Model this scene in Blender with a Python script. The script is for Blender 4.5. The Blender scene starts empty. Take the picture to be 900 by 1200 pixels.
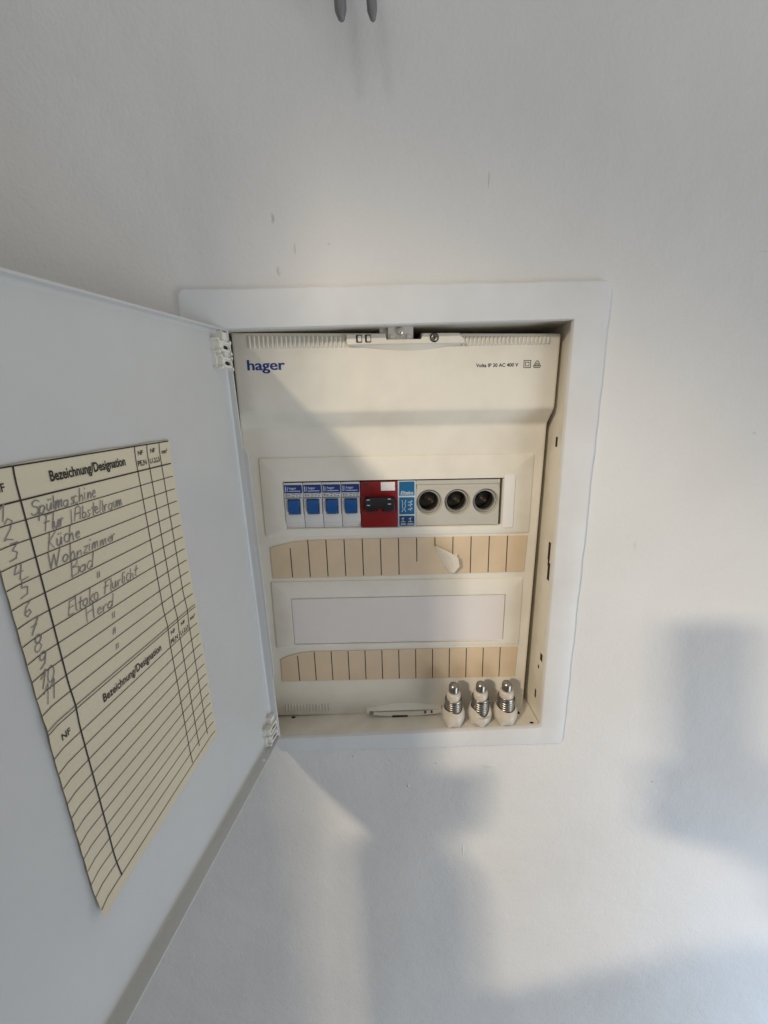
import bpy, bmesh, math, random
from mathutils import Vector, Matrix
random.seed(7)
S = bpy.context.scene
COL = S.collection
MM = 0.001
R = math.radians

# ------------------------------------------------------------------ camera
CAM = Vector((99.39, -365.98, 55.23))
PITCH, ROLL, YAW, FPX = 0.2306, 0.0183, -0.001, 450.97
cp, sp, cy, sy = math.cos(PITCH), math.sin(PITCH), math.cos(YAW), math.sin(YAW)
fwd = Vector((sy*cp, cy*cp, -sp)); right = Vector((cy, -sy, 0)); down = fwd.cross(right)
r2 = right*math.cos(ROLL)+down*math.sin(ROLL); d2 = down*math.cos(ROLL)-right*math.sin(ROLL)
cam_d = bpy.data.cameras.new('camera'); cam = bpy.data.objects.new('camera', cam_d); COL.objects.link(cam)
cam_d.sensor_fit = 'VERTICAL'; cam_d.sensor_height = 24.0; cam_d.lens = 24.0*FPX/1200.0
cam_d.clip_start = 0.005; cam_d.clip_end = 50
m = Matrix.Identity(4)
for i in range(3):
    m[i][0] = r2[i]; m[i][1] = -d2[i]; m[i][2] = -fwd[i]; m[i][3] = CAM[i]*MM
cam.matrix_world = m
S.camera = cam
S.render.resolution_x, S.render.resolution_y = 768, 1024

# ------------------------------------------------------------------ room light
W = bpy.data.worlds.new('World'); S.world = W; W.use_nodes = True
bg = W.node_tree.nodes['Background']
bg.inputs[0].default_value = (0.985, 0.99, 0.975, 1); bg.inputs[1].default_value = 0.38
S.view_settings.view_transform = 'Standard'; S.view_settings.look = 'None'
S.view_settings.exposure = 0.19; S.view_settings.gamma = 1.0
S.view_settings.use_curve_mapping = False

def aim(o, target):
    d = Vector(target)-o.location
    o.rotation_euler = d.to_track_quat('-Z', 'Y').to_euler()

def spot(name, loc, target, energy, color, size, blend, radius):
    l = bpy.data.lights.new(name, 'SPOT'); l.energy = energy; l.color = color
    l.spot_size = R(size); l.spot_blend = blend; l.shadow_soft_size = radius
    o = bpy.data.objects.new(name, l); COL.objects.link(o); o.location = loc; aim(o, target); return o

def area(name, loc, target, energy, color, sx, sy_):
    l = bpy.data.lights.new(name, 'AREA'); l.energy = energy; l.color = color
    l.shape = 'RECTANGLE'; l.size = sx; l.size_y = sy_
    o = bpy.data.objects.new(name, l); COL.objects.link(o); o.location = loc; aim(o, target); return o

LD = Vector((-0.77, -1.0, 0.583))
L0 = Vector((0.10, 0, -0.05))
spot('warm_lamp', L0+LD*2.3, (0.13, 0, -0.33), 124, (1.0, 0.84, 0.64), 19.5, 0.62, 0.07)
spot('warm_lamp', L0+LD*2.3+Vector((0.15, 0, -0.02)), (0.13, 0, -0.33), 74, (1.0, 0.84, 0.64), 19.5, 0.62, 0.07)
area('cool_fill_lamp', (0.95, -0.5, -1.15), (0.42, 0, -0.72), 2.4, (0.40, 0.65, 1.0), 0.35, 0.35)  # added fill, no window there: tints the lower right wall blue
area('low_fill_lamp', (1.5, -1.1, -0.9), (0.25, 0, -0.4), 8.5, (0.92, 0.96, 1.0), 0.8, 0.8)  # added broad fill without a real source, lifts the lower wall
area('ceiling_lamp', (-0.5, -1.6, 1.7), (0.1, 0, 0.1), 1.8, (1.0, 0.98, 0.95), 0.3, 0.3)

# ------------------------------------------------------------------ materials
def mat(name, col, rough=0.5, metal=0.0, var=0.06, vscale=60, bump=0.0, bscale=400, spec=0.5, dirt=None, dirt_amt=0.0, dirt_scale=25):
    mt = bpy.data.materials.new(name); mt.use_nodes = True
    nt = mt.node_tree; b = nt.nodes['Principled BSDF']
    b.inputs['Roughness'].default_value = rough; b.inputs['Metallic'].default_value = metal
    b.inputs['Specular IOR Level'].default_value = spec
    tc = nt.nodes.new('ShaderNodeTexCoord')
    n = nt.nodes.new('ShaderNodeTexNoise'); n.inputs['Scale'].default_value = vscale; n.inputs['Detail'].default_value = 6
    nt.links.new(tc.outputs['Object'], n.inputs['Vector'])
    mx = nt.nodes.new('ShaderNodeMix'); mx.data_type = 'RGBA'
    mx.inputs['A'].default_value = tuple(c*(1-var) for c in col)+(1,)
    mx.inputs['B'].default_value = tuple(min(1, c*(1+var)) for c in col)+(1,)
    nt.links.new(n.outputs['Fac'], mx.inputs['Factor'])
    out = mx.outputs['Result']
    if dirt:
        n3 = nt.nodes.new('ShaderNodeTexNoise'); n3.inputs['Scale'].default_value = dirt_scale; n3.inputs['Detail'].default_value = 8
        nt.links.new(tc.outputs['Object'], n3.inputs['Vector'])
        mr = nt.nodes.new('ShaderNodeMapRange'); mr.inputs[1].default_value = 0.45; mr.inputs[2].default_value = 0.75
        mr.inputs[4].default_value = dirt_amt
        nt.links.new(n3.outputs['Fac'], mr.inputs[0])
        m2 = nt.nodes.new('ShaderNodeMix'); m2.data_type = 'RGBA'
        nt.links.new(mr.outputs[0], m2.inputs['Factor']); nt.links.new(out, m2.inputs['A'])
        m2.inputs['B'].default_value = tuple(dirt)+(1,); out = m2.outputs['Result']
    nt.links.new(out, b.inputs['Base Color'])
    if bump:
        n2 = nt.nodes.new('ShaderNodeTexNoise'); n2.inputs['Scale'].default_value = bscale; n2.inputs['Detail'].default_value = 4
        nt.links.new(tc.outputs['Object'], n2.inputs['Vector'])
        bp = nt.nodes.new('ShaderNodeBump'); bp.inputs['Strength'].default_value = bump; bp.inputs['Distance'].default_value = 0.001
        nt.links.new(n2.outputs['Fac'], bp.inputs['Height']); nt.links.new(bp.outputs[0], b.inputs['Normal'])
    return mt

M = {}
M['cream'] = mat('cream_plastic', (0.78, 0.745, 0.655), 0.42, var=0.04, bump=0.08, bscale=900, dirt=(0.45, 0.39, 0.30), dirt_amt=0.30, dirt_scale=18)
M['tub'] = mat('cream_tub', (0.74, 0.70, 0.605), 0.5, var=0.05, bump=0.05, bscale=500, dirt=(0.42, 0.34, 0.24), dirt_amt=0.3, dirt_scale=35)
M['frame'] = mat('white_enamel', (0.70, 0.715, 0.725), 0.4, var=0.04, bump=0.16, bscale=110, dirt=(0.50, 0.48, 0.44), dirt_amt=0.28, dirt_scale=16)
M['door'] = mat('door_enamel', (0.595, 0.60, 0.59), 0.38, var=0.05, vscale=22, bump=0.22, bscale=260, dirt=(0.48, 0.46, 0.42), dirt_amt=0.18, dirt_scale=12)
M['white'] = mat('white_plastic', (0.78, 0.76, 0.74), 0.45, var=0.03)
M['blank'] = mat('blank_strip', (0.74, 0.69, 0.66), 0.55, var=0.03, bump=0.05)
M['breaker'] = mat('breaker_grey', (0.66, 0.65, 0.64), 0.45, var=0.03)
M['blue'] = mat('toggle_blue', (0.010, 0.085, 0.29), 0.35, var=0.05)
M['navy'] = mat('navy_print', (0.010, 0.035, 0.20), 0.45, var=0.15, vscale=300)
M['logo'] = mat('logo_blue', (0.006, 0.032, 0.20), 0.5, var=0.02)
M['red'] = mat('red_plastic', (0.22, 0.005, 0.007), 0.4, var=0.06)
M['black'] = mat('black_plastic', (0.012, 0.012, 0.013), 0.4, var=0.1)
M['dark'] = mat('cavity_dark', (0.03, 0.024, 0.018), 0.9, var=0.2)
M['teal'] = mat('relay_blue', (0.008, 0.11, 0.25), 0.4, var=0.06)
M['teal_dark'] = mat('relay_dark_blue', (0.012, 0.05, 0.13), 0.4, var=0.06)
M['print_white'] = mat('white_print', (0.55, 0.62, 0.68), 0.5, var=0.05)
M['print_grey'] = mat('grey_print', (0.16, 0.19, 0.26), 0.5, var=0.2)
M['socket'] = mat('socket_grey', (0.50, 0.48, 0.42), 0.45, var=0.04, dirt=(0.3, 0.26, 0.2), dirt_amt=0.15, dirt_scale=60)
M['steel'] = mat('nickel', (0.78, 0.76, 0.71), 0.25, 0.75, var=0.08, vscale=200)
M['old_steel'] = mat('tarnished_nickel', (0.34, 0.325, 0.295), 0.3, 0.95, var=0.2, vscale=300)
M['porcelain'] = mat('porcelain', (0.60, 0.55, 0.475), 0.32, var=0.08, vscale=120, dirt=(0.40, 0.32, 0.23), dirt_amt=0.45, dirt_scale=90)
M['tan'] = mat('tan_paper', (0.655, 0.512, 0.35), 0.8, var=0.12, vscale=40, bump=0.1, bscale=900, dirt=(0.72, 0.58, 0.42), dirt_amt=0.35, dirt_scale=45)
M['flap'] = mat('torn_paper', (0.80, 0.74, 0.62), 0.8, var=0.05)
M['sheet'] = mat('yellowed_paper', (0.68, 0.61, 0.45), 0.75, var=0.05, vscale=20, bump=0.08, bscale=700, dirt=(0.5, 0.42, 0.3), dirt_amt=0.2, dirt_scale=14)
M['ink'] = mat('black_ink', (0.02, 0.018, 0.017), 0.6, var=0.1)
M['pen'] = mat('pen_ink', (0.20, 0.19, 0.19), 0.6, var=0.5, vscale=400)
M['sleeve_shade'] = mat('socket_sleeve_shade', (0.10, 0.092, 0.08), 0.35, 0.8, var=0.3, vscale=200)  # socket metal with the shade inside the holes put into its colour
M['iron'] = mat('grey_iron', (0.22, 0.22, 0.225), 0.55, 0.3, var=0.1)
M['nylon'] = mat('hinge_nylon', (0.80, 0.78, 0.71), 0.45, var=0.04)

# the painted plaster wall, with its hand-made relief and a few knocks
def wall_material():
    mt = bpy.data.materials.new('wall_paint'); mt.use_nodes = True
    nt = mt.node_tree; N = nt.nodes; L = nt.links; b = N['Principled BSDF']
    b.inputs['Roughness'].default_value = 0.55
    tc = N.new('ShaderNodeTexCoord')
    def noise(sc, det):
        n = N.new('ShaderNodeTexNoise'); n.inputs['Scale'].default_value = sc; n.inputs['Detail'].default_value = det
        L.new(tc.outputs['Object'], n.inputs['Vector']); return n.outputs['Fac']
    mx = N.new('ShaderNodeMix'); mx.data_type = 'RGBA'
    mx.inputs['A'].default_value = (0.635, 0.63, 0.615, 1); mx.inputs['B'].default_value = (0.78, 0.775, 0.76, 1)
    L.new(noise(6, 9), mx.inputs['Factor']); L.new(mx.outputs['Result'], b.inputs['Base Color'])
    def math_(op, a, c):
        n = N.new('ShaderNodeMath'); n.operation = op
        for i, v in enumerate((a, c)):
            if isinstance(v, (int, float)): n.inputs[i].default_value = v
            else: L.new(v, n.inputs[i])
        return n.outputs[0]
    h = math_('ADD', math_('MULTIPLY', noise(7, 3), 2.2), math_('MULTIPLY', noise(26, 4), 0.6))
    h = math_('ADD', h, math_('MULTIPLY', noise(330, 3), 0.17))
    h = math_('ADD', h, math_('MULTIPLY', noise(110, 2), 0.20))
    knocks = [(17, 208, 2.6, 4.5, -.9), (33, 187, 1.2, 6, -.5), (182, 231, .9, 7, -.6), (20, 172, 2, 4, .7), (60, 190, 1.2, 1.2, -.4),
              (420, 40, 1.6, 1.6, -.5), (400, 180, 9, 1.0, -.3), (385, -330, 1.5, 1.5, .6), (150, -300, 3, 1.5, .5), (120, -330, 1.8, 3, .4),
              (205, -305, 9, 3, .5), (182, -420, 1.5, 12, .35), (330, -60, 1.5, 8, -.35), (62, -290, 2, 1.5, .5)]
    for (x, z, rx, rz, a) in knocks:
        mp = N.new('ShaderNodeMapping'); mp.vector_type = 'POINT'
        mp.inputs['Location'].default_value = (-x/rx, 0, -z/rz); mp.inputs['Scale'].default_value = (1000/rx, 0, 1000/rz)
        L.new(tc.outputs['Object'], mp.inputs['Vector'])
        ln = N.new('ShaderNodeVectorMath'); ln.operation = 'LENGTH'; L.new(mp.outputs[0], ln.inputs[0])
        mr = N.new('ShaderNodeMapRange'); mr.interpolation_type = 'SMOOTHSTEP'
        mr.inputs[1].default_value = 1.0; mr.inputs[2].default_value = 0.0; mr.inputs[4].default_value = a
        L.new(ln.outputs['Value'], mr.inputs[0]); h = math_('ADD', h, mr.outputs[0])
    bp = N.new('ShaderNodeBump'); bp.inputs['Strength'].default_value = 0.55; bp.inputs['Distance'].default_value = 0.003
    L.new(h, bp.inputs['Height']); L.new(bp.outputs[0], b.inputs['Normal'])
    return mt
M['wall'] = wall_material()

# ------------------------------------------------------------------ helpers (all lengths in millimetres)
def link(name, me, parent=None):
    o = bpy.data.objects.new(name, me); COL.objects.link(o)
    if parent: o.parent = parent
    return o

def build(name, bm, mats, parent=None, smooth=None):
    bmesh.ops.remove_doubles(bm, verts=bm.verts, dist=1e-4)
    bmesh.ops.recalc_face_normals(bm, faces=bm.faces)
    bmesh.ops.scale(bm, vec=(MM, MM, MM), verts=bm.verts)
    me = bpy.data.meshes.new(name); bm.to_mesh(me); bm.free()
    for mt in (mats if isinstance(mats, (list, tuple)) else [mats]): me.materials.append(M[mt])
    if smooth is not None:
        for p in me.polygons: p.use_smooth = True
        me.set_sharp_from_angle(angle=R(smooth))
    return link(name, me, parent)

def quad(bm, pts, mi=0):
    f = bm.faces.new([bm.verts.new(p) for p in pts]); f.material_index = mi; return f

def box(bm, x0, x1, y0, y1, z0, z1, bev=0.0, seg=2, mi=0):
    t = bmesh.new()
    bmesh.ops.create_cube(t, size=1)
    for v in t.verts:
        v.co = Vector((x0+(v.co.x+.5)*(x1-x0), y0+(v.co.y+.5)*(y1-y0), z0+(v.co.z+.5)*(z1-z0)))
    if bev: bmesh.ops.bevel(t, geom=list(t.edges), offset=bev, segments=seg, profile=0.6, affect='EDGES')
    merge(bm, t, mi)

def merge(bm, t, mi=0):
    mp = {v: bm.verts.new(v.co) for v in t.verts}
    for f in t.faces:
        try:
            g = bm.faces.new([mp[v] for v in f.verts]); g.material_index = mi
        except ValueError: pass
    t.free()

def prism(bm, pts, y0, y1, bev=0.0, mi=0):
    """outline of (x,z) points, extruded from y0 (front) to y1 (back), front edge softened"""
    t = bmesh.new()
    a = [t.verts.new((p[0], y0, p[1])) for p in pts]; b = [t.verts.new((p[0], y1, p[1])) for p in pts]
    ff = t.faces.new(a); t.faces.new(b[::-1])
    for i in range(len(pts)):
        j = (i+1) % len(pts); t.faces.new((a[i], b[i], b[j], a[j]))
    if bev: bmesh.ops.bevel(t, geom=list(ff.edges), offset=bev, segments=3, profile=0.5, affect='EDGES')
    bmesh.ops.recalc_face_normals(t, faces=t.faces)
    merge(bm, t, mi)

def rounded(x0, x1, z0, z1, r, n=5):
    pts = []
    for (cx, cz, a0) in ((x1-r, z1-r, 0), (x0+r, z1-r, 90), (x0+r, z0+r, 180), (x1-r, z0+r, 270)):
        for k in range(n+1):
            a = R(a0+90*k/n); pts.append((cx+r*math.cos(a), cz+r*math.sin(a)))
    return pts

def holed(bm, us, vs, holes, fn, mi=0):
    """flat sheet on a (u,v) grid with rectangular holes; fn maps (u,v) to a point"""
    us = sorted(set(us)|{h[0] for h in holes}|{h[1] for h in holes}); vs = sorted(set(vs)|{h[2] for h in holes}|{h[3] for h in holes})
    g = {}
    def V(u, v):
        if (u, v) not in g: g[(u, v)] = bm.verts.new(fn(u, v))
        return g[(u, v)]
    for i in range(len(us)-1):
        for j in range(len(vs)-1):
            uc, vc = (us[i]+us[i+1])/2, (vs[j]+vs[j+1])/2
            if any(h[0] < uc < h[1] and h[2] < vc < h[3] for h in holes): continue
            f = bm.faces.new((V(us[i], vs[j]), V(us[i+1], vs[j]), V(us[i+1], vs[j+1]), V(us[i], vs[j+1]))); f.material_index = mi

def ring(bm, outer, inner, mi=0):
    n = len(outer)
    for i in range(n):
        j = (i+1) % n; quad(bm, (outer[i], outer[j], inner[j], inner[i]), mi)

def lathe(bm, prof, c, n=32, axis='z', mi=0, mod=None, cap=True):
    rings = []
    for (r, h) in prof:
        vs = []
        for k in range(n):
            a = 2*math.pi*k/n
            rr, hh = (r, h) if mod is None else mod(r, h, a)
            if axis == 'z': p = (c[0]+rr*math.cos(a), c[1]+rr*math.sin(a), c[2]+hh)
            else: p = (c[0]+rr*math.cos(a), c[1]+hh, c[2]+rr*math.sin(a))
            vs.append(bm.verts.new(p))
        rings.append(vs)
    for i in range(len(rings)-1):
        for k in range(n):
            j = (k+1) % n
            f = bm.faces.new((rings[i][k], rings[i][j], rings[i+1][j], rings[i+1][k])); f.material_index = mi
    for rr in (rings[0], rings[-1]) if cap else ():
        if prof[0 if rr is rings[0] else -1][0] > 0.02:
            f = bm.faces.new(rr); f.material_index = mi

def tube(bm, pts, rad, n=10, mi=0):
    pts = [Vector(p) for p in pts]
    if not isinstance(rad, (list, tuple)): rad = [rad]*len(pts)
    prev = None; rings = []
    for i, p in enumerate(pts):
        t = (pts[min(i+1, len(pts)-1)]-pts[max(i-1, 0)]).normalized()
        ref = prev if prev is not None else (Vector((1, 0, 0)) if abs(t.x) < .9 else Vector((0, 0, 1)))
        a = (ref-t*ref.dot(t)).normalized(); prev = a; b = t.cross(a)
        rings.append([bm.verts.new(p+a*rad[i]*math.cos(2*math.pi*k/n)+b*rad[i]*math.sin(2*math.pi*k/n)) for k in range(n)])
    for i in range(len(rings)-1):
        for k in range(n):
            j = (k+1) % n; bm.faces.new((rings[i][k], rings[i][j], rings[i+1][j], rings[i+1][k])).material_index = mi
    bm.faces.new(rings[0]).material_index = mi; bm.faces.new(rings[-1]).material_index = mi

def letters(bm, txt, u0, u1, v0, v1, fn, offset=0.0, shear=0.0, mi=0):
    """text mesh fitted to the box u0..u1 (width) and baseline v0 .. top v1, mapped by fn(u,v)"""
    cu = bpy.data.curves.new('lettering', 'FONT'); cu.body = txt; cu.size = 1; cu.offset = offset; cu.shear = shear; cu.resolution_u = 3
    o = bpy.data.objects.new('lettering', cu); me = bpy.data.meshes.new_from_object(o)
    xs = [v.co.x for v in me.vertices]; ys = [v.co.y for v in me.vertices]
    x0, x1, y1 = min(xs), max(xs), max(ys)
    vs = [bm.verts.new(fn(u0+(v.co.x-x0)/(x1-x0)*(u1-u0), v0+v.co.y/y1*(v1-v0))) for v in me.vertices]
    for p in me.polygons:
        try: bm.faces.new([vs[i] for i in p.vertices]).material_index = mi
        except ValueError: pass
    bpy.data.objects.remove(o); bpy.data.curves.remove(cu); bpy.data.meshes.remove(me)

def stroke(bm, pts, w, fn, mi=0):
    """a pen line of width w through (u,v) points"""
    for (a, b) in zip(pts, pts[1:]):
        a, b = Vector(a), Vector(b); d = b-a
        if d.length < 1e-6: continue
        d.normalize(); n = Vector((-d.y, d.x))*w/2; e = d*w*.35
        quad(bm, [fn(*(a-n-e)), fn(*(b-n+e)), fn(*(b+n+e)), fn(*(a+n-e))], mi)

def tag(o, label, cat, group=None):
    o['label'] = label; o['category'] = cat
    if group: o['group'] = group

def thing(name, label, cat, loc=(0, 0, 0), group=None):
    o = bpy.data.objects.new(name, None); COL.objects.link(o); o.location = Vector(loc)*MM; o.empty_display_size = .02
    tag(o, label, cat, group); return o

# ------------------------------------------------------------------ the wall
FY, WY = -32.0, -27.6           # front of the frame, face of the wall
bm = bmesh.new()
holed(bm, [-2500, -400, -36, 259, 700, 2500], [-2000, -700, -266, 137, 500, 2000], [(-36, 259, -266, 137)], lambda u, v: (u, WY, v))
hx = [(-36, -266), (259, -266), (259, 137), (-36, 137)]
ring(bm, [(x, WY, z) for x, z in hx], [(x, 90, z) for x, z in hx])
w = build('wall', bm, 'wall'); w['kind'] = 'structure'

# unseen wall slab, added so that its edge cuts off the warm light
bm = bmesh.new(); box(bm, -2500, -392, -600, -480, -1500, 1500, 3)
shade_slab = build('wall', bm, 'wall', smooth=30); shade_slab['kind'] = 'structure'

# ------------------------------------------------------------------ fuse box
FB = thing('fuse_box', 'cream and white fuse box set into the wall with its metal door swung open', 'fuse box', (110, FY, -265))
FBI = Vector((110, FY, -265))
def P(name, bm, mats, parent=None, smooth=None):
    """a part of the fuse box, built in wall coordinates"""
    if parent is None:
        bmesh.ops.translate(bm, vec=-FBI, verts=bm.verts)
        return build(name, bm, mats, FB, smooth)
    bmesh.ops.translate(bm, vec=-FBI, verts=bm.verts)
    return build(name, bm, mats, parent, smooth)

# frame: a pressed metal surround standing 3.5 mm proud of the plaster
def corner_loop(tl, tr, br, bl, r, n=6):
    out = []
    c = [Vector(tr), Vector(tl), Vector(bl), Vector(br)]
    for i, p in enumerate(c):
        a = (c[i-1]-p).normalized(); b = (c[(i+1) % 4]-p).normalized()
        for k in range(n+1):
            t = k/n*math.pi/2
            out.append(p+a*r*(1-math.sin(t))+b*r*(1-math.cos(t)))
    return out
def grow(loop, d):
    n = len(loop); res = []
    c = sum(loop, Vector((0, 0)))/n
    for i, p in enumerate(loop):
        t = (loop[(i+1) % n]-loop[i-1]).normalized(); nn = Vector((t.y, -t.x))
        if nn.dot(p-c) < 0: nn = -nn
        res.append(p+nn*d)
    return res
oL = corner_loop((-61.5, 159.7), (282.5, 160.6), (281.1, -275.7), (-63, -279.8), 7)
iL = corner_loop((-28.5, 129.6), (253.8, 132.2), (256.4, -254.2), (-20, -262.6), 1.2)
def uneven(loop, amp, step=14):
    out = []; n = len(loop); q = random.Random(11)
    for i, p in enumerate(loop):
        b = loop[(i+1) % n]; k = max(1, int((b-p).length/step)); t = (b-p).normalized() if (b-p).length else Vector((0, 0)); nn = Vector((t.y, -t.x))
        for j in range(k): out.append(p.lerp(b, j/k)+nn*q.uniform(-amp, amp)*(1 if j else .3))
    return out
oL = uneven(oL, .45); NO = len(oL)
v3 = lambda loop, y: [(p.x, y, p.y) for p in loop]
bm = bmesh.new()
ring(bm, v3(oL, WY+.5), v3(grow(oL, -.3), FY+1.2)); ring(bm, v3(grow(oL, -.3), FY+1.2), v3(grow(oL, -1.2), FY+.25))
ring(bm, v3(grow(oL, -1.2), FY+.25), v3(grow(oL, -2.6), FY)); o2, i2 = grow(oL, -2.6), grow(iL, 1.6)
ov = [bm.verts.new(p) for p in v3(o2, FY)]; iv = [bm.verts.new(p) for p in v3(i2, FY)]
eo = [bm.edges.new((ov[i], ov[(i+1) % len(ov)])) for i in range(len(ov))]; ei = [bm.edges.new((iv[i], iv[(i+1) % len(iv)])) for i in range(len(iv))]
bmesh.ops.triangle_fill(bm, edges=eo+ei, use_beauty=True)
ring(bm, v3(grow(iL, 1.6), FY), v3(grow(iL, .5), FY+.4)); ring(bm, v3(grow(iL, .5), FY+.4), v3(iL, FY+1.5)); ring(bm, v3(iL, FY+1.5), v3(iL, FY+5))
ring(bm, v3(iL, FY+5), v3(grow(iL, 1.0), FY+5.2))
P('frame', bm, 'frame', smooth=40)

# tub: the box behind, with its knock-outs, open behind into the dark
tub = bmesh.new()
def wallx(u, v): return (257.0-(0.002*(v-130)), u, v)
slots = [(-13, -9, 30, 39), (-19, -14, -98, -80), (-16.5, -13.0, -84, -76), (-17, -12, -78, -60), (-19, -13.5, -187, -179), (-13, -10, -199, -195), (-11, -7.5, -236, -226),
         (-25, -23, 119, 128)]
# right-hand wall
holed(tub, [FY+4, 70], [-266, 136], slots, wallx)
fz = lambda x, y: -262.4+(x+29)*(8.0/285)-(y-FY)*0.06          # floor of the tub, slightly sloped and askew
holed(tub, [-33, 257.2], [FY+4, 70], [(237, 243, -10, -6), (248, 252, -25, -22.5), (-8, -4, -2, 1)], lambda u, v: (u, v, fz(u, v)))
quad(tub, [(-34.5, FY+4, -266), (-34.5, 70, -266), (-34.5, 70, 136), (-34.5, FY+4, 136)])
quad(tub, [(-36, FY+4, 131.5), (258, FY+4, 134), (258, 70, 134), (-36, 70, 131.5)])
quad(tub, [(-36, 70, -266), (258, 70, -266), (258, 70, 136), (-36, 70, 136)])
P('tub', tub, 'tub')
bm = bmesh.new()                                            # near-black sheets put in as the shade behind the knock-outs
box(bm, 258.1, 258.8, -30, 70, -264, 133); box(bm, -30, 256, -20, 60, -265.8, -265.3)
P('dark_backing', bm, 'dark')

# cover: one moulding, hooded above, flat below
def cxl(z): return -28.6 if z > 64 else -33.5 if z < 50 else -28.6-4.9*(64-z)/14
def cxr(z): return 253.0-(130-z)/391*3.6
CT = lambda x: 130.9-(x+27)*0.019
prof = [(130.9, -12.0), (129.8, -12.8), (128.6, -13), (120, -13), (117, -13), (68, -13), (66, -12.9), (64.3, -12.4), (62.8, -11.4), (53.2, -2.2), (51.6, -.9), (50, -.25), (48, 0),
        (24.2, 0), (.8, 0), (-45.4, 0), (-57, 0), (-98, 0), (-180, 0), (-218, 0), (-258, 0), (-261, .3), (-262.5, 1.4)]
def ctop(x, z):      # the whole top edge leans a little
    return z+(CT(x)-130.9)*max(0, (z-100)/31.0) if z > 100 else z
bm = bmesh.new()
cols = [lambda z: (cxl(z), 2.6), lambda z: (cxl(z)+.5, 1.0), lambda z: (cxl(z)+1.5, .25), lambda z: (cxl(z)+3, 0), lambda z: (3.0, 0), lambda z: (103.5, 0), lambda z: (133.5, 0), lambda z: (213.8, 0),
        lambda z: (cxr(z)-3, 0), lambda z: (cxr(z)-1.5, .25), lambda z: (cxr(z)-.5, 1.0), lambda z: (cxr(z), 2.6)]
G = [[bm.verts.new((c(z)[0], y+c(z)[1], ctop(c(z)[0], z))) for c in cols] for (z, y) in prof]
for i in range(len(prof)-1):
    for j in range(len(cols)-1):
        zc = (prof[i][0]+prof[i+1][0])/2
        if 4 <= j <= 6 and -45.4 < zc < .8: continue
        if j == 5 and zc > 120: continue
        bm.faces.new((G[i][j], G[i][j+1], G[i+1][j+1], G[i+1][j]))
def skirt(vs, dy):
    b = [bm.verts.new((v.co.x, v.co.y+dy, v.co.z)) for v in vs]
    for k in range(len(vs)-1): bm.faces.new((vs[k], vs[k+1], b[k+1], b[k]))
skirt([r[0] for r in G], 18); skirt([r[-1] for r in G], 18); skirt(G[0][:6], 22); skirt(G[0][6:], 22); skirt(G[-1], 6)
skirt([G[3][5], G[3][6]], 14); skirt([G[k][5] for k in range(4)], 14); skirt([G[k][6] for k in range(4)], 14)
ia, ib = [i for i, p in enumerate(prof) if p[0] == .8][0], [i for i, p in enumerate(prof) if p[0] == -45.4][0]
skirt([G[ia][k] for k in (4, 5, 6, 7)], 14); skirt([G[ib][k] for k in (4, 5, 6, 7)], 14); skirt([G[ia][4], G[ib][4]], 14); skirt([G[ia][7], G[ib][7]], 14)
COVER = P('cover', bm, 'cream', smooth=35)

# raised fields of the cover
bm = bmesh.new()
def field(x0, x1, z0, z1, h, hole=None):
    o = [Vector(p) for p in rounded(x0, x1, z0, z1, 2.5, 4)]
    if hole is None:
        ring(bm, v3(o, .3), v3(grow(o, -.5), -h*.7)); ring(bm, v3(grow(o, -.5), -h*.7), v3(grow(o, -1.6), -h))
        bm.faces.new([bm.verts.new(p) for p in v3(grow(o, -1.6), -h)])
    else:
        i = [Vector(p) for p in rounded(*hole, .6, 4)]
        ring(bm, v3(o, .3), v3(grow(o, -.5), -h*.7)); ring(bm, v3(grow(o, -.5), -h*.7), v3(grow(o, -1.6), -h))
        ring(bm, v3(grow(o, -1.6), -h), v3(i, -h)); ring(bm, v3(i, -h), v3(i, .3))
field(-18.5, 242, -54.5, 23.8, 1.5, (2.4, 214.6, -46.2, 1.2))
field(-17.5, 239.5, -178.0, -101.5, 1.5, (1.8, 222.3, -172.8, -119.2))
P('raised_field', bm, 'cream', COVER, smooth=35)
# vent ribs along the top edge and at the foot: finer than can be picked apart
bm = bmesh.new()
def rib(x, z0, z1, y, wd=2.5):
    prism(bm, rounded(x-wd/2, x+wd/2, z0, z1, wd*.48, 3), y-1.5, y+.2, 1.0)
n = 22
for k in range(n): rib(-13+k*81/(n-1), 117.8, CT(-13+k*4)-2.5, -13)
n = 22
for k in range(n): rib(169+k*73/(n-1), 117.2, CT(169+k*3.4)-2.5, -13)
for k in range(15): rib(-13+k*3.4, -257, -247, .2, 2.0)
for k in range(6): rib(205+k*4, -257, -247, .2, 2.0)
o = P('vent_ribs', bm, 'cream', COVER, smooth=40); o['kind'] = 'stuff'

# writing on the hood
LF = lambda y: (lambda u, v: (u, y, v))
bm = bmesh.new(); 
for k_ in range(3): letters(bm, 'hager', -16.9+.32*k_, 15.2+.32*k_, 100.6, 108.9, LF(-13.10-.03*k_), offset=.008)
P('maker_lettering', bm, 'logo', COVER)
bm = bmesh.new(); letters(bm, 'Volta IP 30 AC 400 V', 181, 217.6, 99.7, 102.6, LF(-13.12), offset=.022)
for (a, b, wd) in ((2.9, 0, .55), (1.5, 0, .5)):
    cx_, cz_ = 225.3, 101.5
    stroke(bm, [(cx_-a, cz_-a), (cx_+a, cz_-a), (cx_+a, cz_+a), (cx_-a, cz_+a), (cx_-a, cz_-a)], wd, LF(-13.12))
cx_, cz_ = 233.8, 101.3
tri = [(cx_+3.2*math.cos(R(a)), cz_-.6+3.2*math.sin(R(a))) for a in (90, 75, -18, -42, -138, -162, 105, 90)]
stroke(bm, tri, .55, LF(-13.12))
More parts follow.
